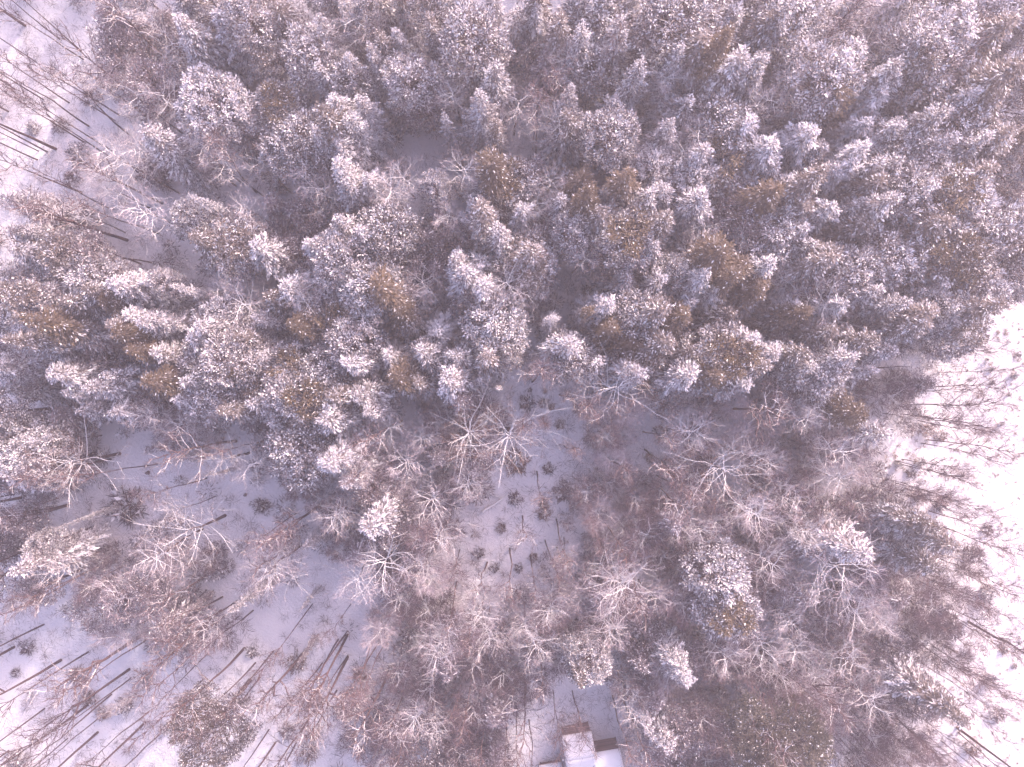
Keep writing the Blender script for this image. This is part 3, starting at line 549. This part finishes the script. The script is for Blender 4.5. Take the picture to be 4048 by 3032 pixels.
while cnt < 125 and tries < 6000:           # saplings that close the tangle of the lower forest
    tries += 1; p = (R.uniform(0, 4000), R.uniform(1500, 3020))
    if in_clear(*p) or p[0] < 1250 and R.random() < .6 or any((p[0] - a) ** 2 + (p[1] - b) ** 2 < 78 ** 2 for a, b, c in taken): continue
    if any(math.hypot(p[0] - a, p[1] - b) < c + 45 for a, b, c in GAPS): continue
    place('N', p[0], p[1], 6, R.uniform(1.7, 2.7), R.uniform(.6, 1.1)); taken.append((*p, 60)); cnt += 1
for t, q in parse(STAR, 2):
    p = tp(t, float(q[0]), float(q[1]))
    if t in (7, 8, 9, 4) and R.random() < (.5 if in_clear(*p) else .2): continue
    if t == 5 and in_clear(*p) and R.random() < .5: continue
    place('S', p[0], p[1], 10.5, R.uniform(1.8, 3.0), R.uniform(.8, 1.1))
for t, q in parse(FOOT, 2):
    p = tp(t, float(q[0]), float(q[1])); place('Y' if t in (6, 9) or (t in (5, 8) and R.random() < .4) else 'T', p[0], p[1], 0, R.uniform(1.5, 2.4), R.uniform(.75, 1.1))
for t, q in parse(THICK, 2):
    p = tp(t, float(q[0]), float(q[1])); place('U', p[0], p[1], 0, R.uniform(2.2, 3.0), R.uniform(.9, 1.1))
for t, q in parse(SHRUBS, 4):
    p = tp(t, float(q[0]), float(q[1])); Rw = float(q[2]) * K / F * H * .85
    place(q[3], p[0], p[1], .6, Rw, max(.5, Rw / 1.2))

# ------------------------------------------------------------------ undergrowth: low twiggy growth between the trees, past counting
def undergrowth(name, n, keep, hr, rr, blades_each, tw, snow, label, ll=(.2, .5), wf=.16):
    P = []; D = []; L = []; tries = 0; cnt = 0
    while cnt < n and tries < n * 30:
        tries += 1
        px, py = R.uniform(-80, 4130), R.uniform(-80, 3110)
        if not keep(px, py): continue
        x, y = wpos(px, py); hh = R.uniform(*hr); rc = R.uniform(*rr); m_ = int(blades_each * R.uniform(.6, 1.4)); cnt += 1
        a = NR.uniform(0, 2 * PI, m_); el = np.arcsin(NR.uniform(.0, 1, m_)); u = NR.uniform(.2, 1, m_) ** .6
        P.append(np.stack([x + np.cos(a) * np.cos(el) * rc * u, y + np.sin(a) * np.cos(el) * rc * u, nz(x, y) + np.sin(el) * hh * u], 1))
        D.append(np.stack([np.cos(a), np.sin(a), NR.normal(.3, .5, m_)], 1)); L.append(NR.uniform(*ll, m_))
    P = np.concatenate(P); D = np.concatenate(D); L = np.concatenate(L)
    v, f = blades(P, D, L, L * wf + .012, .15); o = bpy.data.objects.new(name, make_mesh(name, v, f, M[tw], np.repeat(NR.uniform(0, 1, len(L)), 4)))
    COL.objects.link(o); o['kind'] = 'stuff'; o['label'] = label; o['category'] = 'undergrowth'
    if snow > 0:
        on = NR.random(len(L)) < snow
        v, f = blades(P[on] + [0, 0, .05], D[on], L[on] * .8, L[on] * .30, .3); o2 = bpy.data.objects.new('snow_on_undergrowth', make_mesh('snow_on_undergrowth', v, f, M['snow_tree']))
        COL.objects.link(o2); o2.parent = o; o2['kind'] = 'stuff'
undergrowth('undergrowth', 1500, lambda a, b: not in_clear(a, b), (1.2, 4.5), (.7, 1.7), 170, 'twig', .22, 'mauve twiggy undergrowth flecked with snow between the trees', (.25, .7), .09)
undergrowth('twig_litter', 900, lambda a, b: in_clear(a, b) and a < 3500, (.3, 1.6), (.5, 1.6), 22, 'twig', 0, 'thin reddish saplings poking out of the clearing snow', (.4, 1.1), .018)
undergrowth('dry_grass', 700, lambda a, b: a > 3300 and b > 1000 and in_clear(a, b), (.1, .35), (.1, .5), 14, 'grass', 0, 'sparse dry grass poking through the meadow snow', (.2, .5), .08)

def far_forest():
    P = []; D = []; L = []; T = []
    src = [(x, y) for x in np.arange(-150, 150, 5.5) for y in np.arange(-120, 130, 5.5)]
    for x, y in src:
        x += R.uniform(-2, 2); y += R.uniform(-2, 2)
        if abs(x) < 70 and abs(y) < 53.5: continue
        if x > 62 and y < 22 + (x - 62) * .6: continue                      # the meadow goes on to the right
        if R.random() < (.25 if y > 0 else .5): continue
        h = R.uniform(12, 17); rc = R.uniform(2.2, 3.2); n = 420
        t = NR.uniform(0, 1, n) ** 1.4; a = NR.uniform(0, 2 * PI, n); rr = rc * (1 - t) ** .55 * NR.uniform(.6, 1.05, n)
        P.append(np.stack([x + np.cos(a) * rr, y + np.sin(a) * rr, h * (.2 + .8 * t)], 1)); D.append(np.stack([np.cos(a), np.sin(a), NR.normal(0, .3, n)], 1)); L.append(NR.uniform(.5, .9, n))
    P = np.concatenate(P); D = np.concatenate(D); L = np.concatenate(L)
    v, f = blades(P, D, L, L * .5, .25); o = bpy.data.objects.new('distant_forest', make_mesh('distant_forest', v, f, M['needle'], np.zeros(len(v)))); COL.objects.link(o)
    o['kind'] = 'stuff'; o['label'] = 'snowy forest going on all round'; o['category'] = 'forest'
    on = NR.random(len(L)) < .6
    v, f = blades(P[on] + [0, 0, .06], D[on], L[on], L[on] * .5, .3); o2 = bpy.data.objects.new('snow_cover', make_mesh('snow_cover', v, f, M['snow_tree'])); COL.objects.link(o2); o2.parent = o; o2['kind'] = 'stuff'
far_forest()
# ------------------------------------------------------------------ winter haze over the whole forest
HAZE = 0.0014
hm = bpy.data.materials.new('winter_haze'); hm.use_nodes = True; hn = hm.node_tree.nodes; hn.clear()
ho = hn.new('ShaderNodeOutputMaterial'); hv = hn.new('ShaderNodeVolumePrincipled'); hv.inputs['Density'].default_value = HAZE; hv.inputs['Color'].default_value = (.93, .86, .95, 1); hv.inputs['Anisotropy'].default_value = .2
hm.node_tree.links.new(hv.outputs[0], ho.inputs['Volume'])
bx = np.array([(i, j, k) for k in (-1.3, H + 2) for j in (-2600, 2600) for i in (-2600, 2600)], float)
hz = bpy.data.objects.new('haze', make_mesh('haze', bx, [(0, 2, 3, 1), (4, 5, 7, 6), (0, 1, 5, 4), (2, 6, 7, 3), (0, 4, 6, 2), (1, 3, 7, 5)], hm)); COL.objects.link(hz); hz['kind'] = 'stuff'

# ------------------------------------------------------------------ sheds at the bottom edge
def box(name, c, s, m, parent, rz=0.0, tone=.3):
    x, y, z = [d / 2 for d in s]
    v = np.array([(i, j, k) for k in (-z, z) for j in (-y, y) for i in (-x, x)], float) + np.array(c)
    f = [(0, 2, 3, 1), (4, 5, 7, 6), (0, 1, 5, 4), (2, 6, 7, 3), (0, 4, 6, 2), (1, 3, 7, 5)]
    o = bpy.data.objects.new(name, make_mesh(name, v, f, m, np.full(8, tone))); COL.objects.link(o); o.parent = parent
    bv = o.modifiers.new('bevel', 'BEVEL'); bv.width = .02; bv.segments = 1
    return o
def shed(px, py, wdt, dep, wh, ridge, rz, label):
    x, y = wpos(px, py, wh)
    e = bpy.data.objects.new('wooden_shed', None); COL.objects.link(e); e.location = (x, y, 0); e.rotation_euler = (0, 0, rz)
    e['label'] = label; e['category'] = 'shed'; e['group'] = 'snow-roofed sheds'
    # origin = middle of the wall that faces the picture's middle; +y outward, the shed runs towards -y
    box('wall', (0, -dep / 2, wh / 2), (wdt - .1, dep - .1, wh), M['board'], e)
    nb = 11
    for k in range(nb):
        box('board', (R.uniform(-.01, .01), -.02 + R.uniform(0, .015), (k + .5) * wh / nb), (wdt, .05, wh / nb - .03), M['board'], e, tone=R.uniform(0, 1))
    for s in (-1, 1): box('corner_post', (s * (wdt / 2 - .05), .03, wh / 2), (.14, .1, wh), M['board'], e, tone=.9)
    ov = .22
    for s, yy in ((1, 0), (-1, 1)):
        y0 = ov if s == 1 else -dep - ov; y1 = -dep / 2
        z0 = wh - .05; z1 = wh + ridge
        for nm_, dz, th, m_, ex in (('roof', 0, .08, M['board'], 0), ('roof_snow', .085, .20, M['snow_roof'], -.05)):
            xs = np.linspace(-wdt / 2 - ov - ex, wdt / 2 + ov + ex, 13); us = np.linspace(0, 1, 7)
            top = []; bot = []
            for u in us:
                for xx in xs:
                    edge = min(1, min((xx - xs[0]), (xs[-1] - xx)) / .18, (u + .02) / .08) if nm_ == 'roof_snow' else 1
                    jx = R.uniform(-.03, .03) if nm_ == 'roof_snow' else 0
                    yq = y0 + (y1 - y0) * u - (0 if nm_ == 'roof' else (.04 * s * (1 - u)))
                    zq = z0 + (z1 - z0) * u + dz
                    bot.append((xx, yq, zq)); top.append((xx, yq + jx * (u < .1), zq + th * (.45 + .55 * max(edge, 0)) + (R.uniform(-.02, .02) if nm_ == 'roof_snow' else 0)))
            nxx, nu = len(xs), len(us); v = np.array(bot + top); n0 = len(bot); f = []
            for a in range(nu - 1):
                for b in range(nxx - 1):
                    q = a * nxx + b; f.append((n0 + q, n0 + q + 1, n0 + q + 1 + nxx, n0 + q + nxx)); f.append((q, q + nxx, q + nxx + 1, q + 1))
            for b in range(nxx - 1):
                f.append((b, b + 1, n0 + b + 1, n0 + b)); q = (nu - 1) * nxx + b; f.append((q, n0 + q, n0 + q + 1, q + 1))
            for a in range(nu - 1):
                q = a * nxx; f.append((q, n0 + q, n0 + q + nxx, q + nxx)); q += nxx - 1; f.append((q, q + nxx, n0 + q + nxx, n0 + q))
            o = bpy.data.objects.new(nm_, make_mesh(nm_, v, f, m_, np.full(len(v), .2), nm_ == 'roof_snow')); COL.objects.link(o); o.parent = e
    box('beam_end', (-wdt / 2 - .3, -dep / 2, wh + ridge - .16), (.5, .16, .16), M['snow_roof'], e)
    return e
M['snow_roof'] = snow_mat('snow_on_roof', (0.88, 0.85, 0.86), 1.2)
rz = math.radians(9.5)
shed(2279, 2903, 3.5, 5.0, 2.7, .9, rz, 'small wooden shed with a snow-covered gable roof under a bare tree')
shed(2396, 2971, 3.3, 6.0, 3.0, .7, rz, 'wooden shed with white roof next to the smaller gabled one')
shed(2175, 3022, 2.6, 3.2, 1.0, .2, rz, 'low dark lean-to with thin snow beside the gabled shed')

# ------------------------------------------------------------------ logs and stumps
def log(a, b, r, label):
    (x0, y0), (x1, y1) = wpos(*a), wpos(*b); e = bpy.data.objects.new('fallen_log', None); COL.objects.link(e); e.location = (x0, y0, float(nz(x0, y0)))
    e['label'] = label; e['category'] = 'log'; e['group'] = 'fallen logs'
    n = 7; u = np.linspace(0, 1, n); pts = np.stack([(x1 - x0) * u + NR.normal(0, .05, n), (y1 - y0) * u + NR.normal(0, .05, n), np.full(n, r * .8) + .1 * u], 1)
    t = Tubes(); t.add(pts, r * (1 - .45 * u), 8); o = bpy.data.objects.new('trunk', t.mesh('log', M['log'])); COL.objects.link(o); o.parent = e
    t = Tubes()
    for k in range(5):
        p = pts[R.randrange(2, n)]; d = norm(np.array([NR.normal(0, 1), NR.normal(0, 1), .5])); t.add([p, p + d * .6, p + d * 1.1 + [0, 0, .1]], [r * .25, r * .18, r * .08], 4)
    o = bpy.data.objects.new('limbs', t.mesh('limbs', M['log'])); COL.objects.link(o); o.parent = e
log(tp(5, 920, 1630), tp(5, 1060, 1530), .22, 'straight fallen log half buried at the foot of the shrubby clearing')
log(tp(5, 1180, 800), tp(5, 1260, 720), .16, 'forked fallen log at the top of the shrubby clearing')
log(tp(5, 935, 1500), tp(5, 1040, 1550), .14, 'short snowy log crossing above the straight fallen one')
log(tp(7, 450, 255), tp(7, 550, 265), .2, 'dark curved log on the snow patch beside the bright pine')
log(tp(5, 1500, 180), tp(5, 1600, 140), .14, 'thin dark log in the narrow snowy gap of the spruce stand')
def stump(p, r, label):
    x, y = wpos(*p); e = bpy.data.objects.new('tree_stump', None); COL.objects.link(e); e.location = (x, y, float(nz(x, y)) - .1)
    e['label'] = label; e['category'] = 'stump'; e['group'] = 'dark stumps'
    t = Tubes(); t.add([(0, 0, 0), (0, 0, .25), (.03, 0, .55), (.03, 0, .57)], [r * 1.35, r * 1.05, r, .01], 9); o = bpy.data.objects.new('stem', t.mesh('stump', M['trunk'], False)); COL.objects.link(o); o.parent = e
    t = Tubes()
    for k in range(4):
        a = k * 1.6 + R.random(); t.add([(math.cos(a) * r * .8, math.sin(a) * r * .8, .16), (math.cos(a) * r * 1.7, math.sin(a) * r * 1.7, .05), (math.cos(a) * r * 2.2, math.sin(a) * r * 2.2, -.1)], [r * .35, r * .25, r * .1], 5)
    o = bpy.data.objects.new('roots', t.mesh('roots', M['trunk'])); COL.objects.link(o); o.parent = e
stump(tp(8, 1632, 230), .2, 'dark stump alone on the pinkish snow of the clearing')
stump(tp(8, 1450, 248), .1, 'tiny dark stump beside the bigger one on pinkish snow')
stump(tp(4, 930, 1385), .2, 'dark ragged stump on the grey snow patch')
stump(tp(4, 1530, 1525), .16, 'small round dark stump on the snow between two grey conifers')
stump(tp(7, 1165, 655), .2, 'dark stump under slender trunks beside mauve conifers')

# ------------------------------------------------------------------ labels that single each thing out
ORD = ['nearest', 'second', 'third', 'fourth', 'fifth', 'sixth', 'seventh', 'eighth', 'ninth', 'tenth', 'eleventh', 'twelfth', 'thirteenth', 'fourteenth', 'fifteenth', 'sixteenth', 'seventeenth', 'eighteenth', 'nineteenth', 'twentieth']
DIRS = ['right of', 'up-right of', 'above', 'up-left of', 'left of', 'down-left of', 'below', 'down-right of']
bins = {}
for th in THINGS:
    if th['label']: th['o']['label'] = th['label']; continue
    px, py = th['px'], th['py']
    d, i = min(((px - a) ** 2 + (py - b) ** 2, i) for i, (a, b, w) in enumerate(MARKS))
    a, b, w = MARKS[i]; an = math.atan2(b - py, px - a); s = int(round(an / (PI / 4))) % 8
    bins.setdefault((th['look'], i, s), []).append((d, th))
for (look, i, s), L in bins.items():
    L.sort(key=lambda q: q[0])
    for k, (d, th) in enumerate(L):
        if len(L) == 1: th['o']['label'] = f"{look}, {DIRS[s]} {MARKS[i][2]}"
        else: th['o']['label'] = f"{look}, {ORD[k]} {DIRS[s]} {MARKS[i][2]}" if k else f"{look}, closest {DIRS[s]} {MARKS[i][2]}"
print('things', len(THINGS))
from collections import Counter
print(Counter(t['kind'] for t in THINGS))
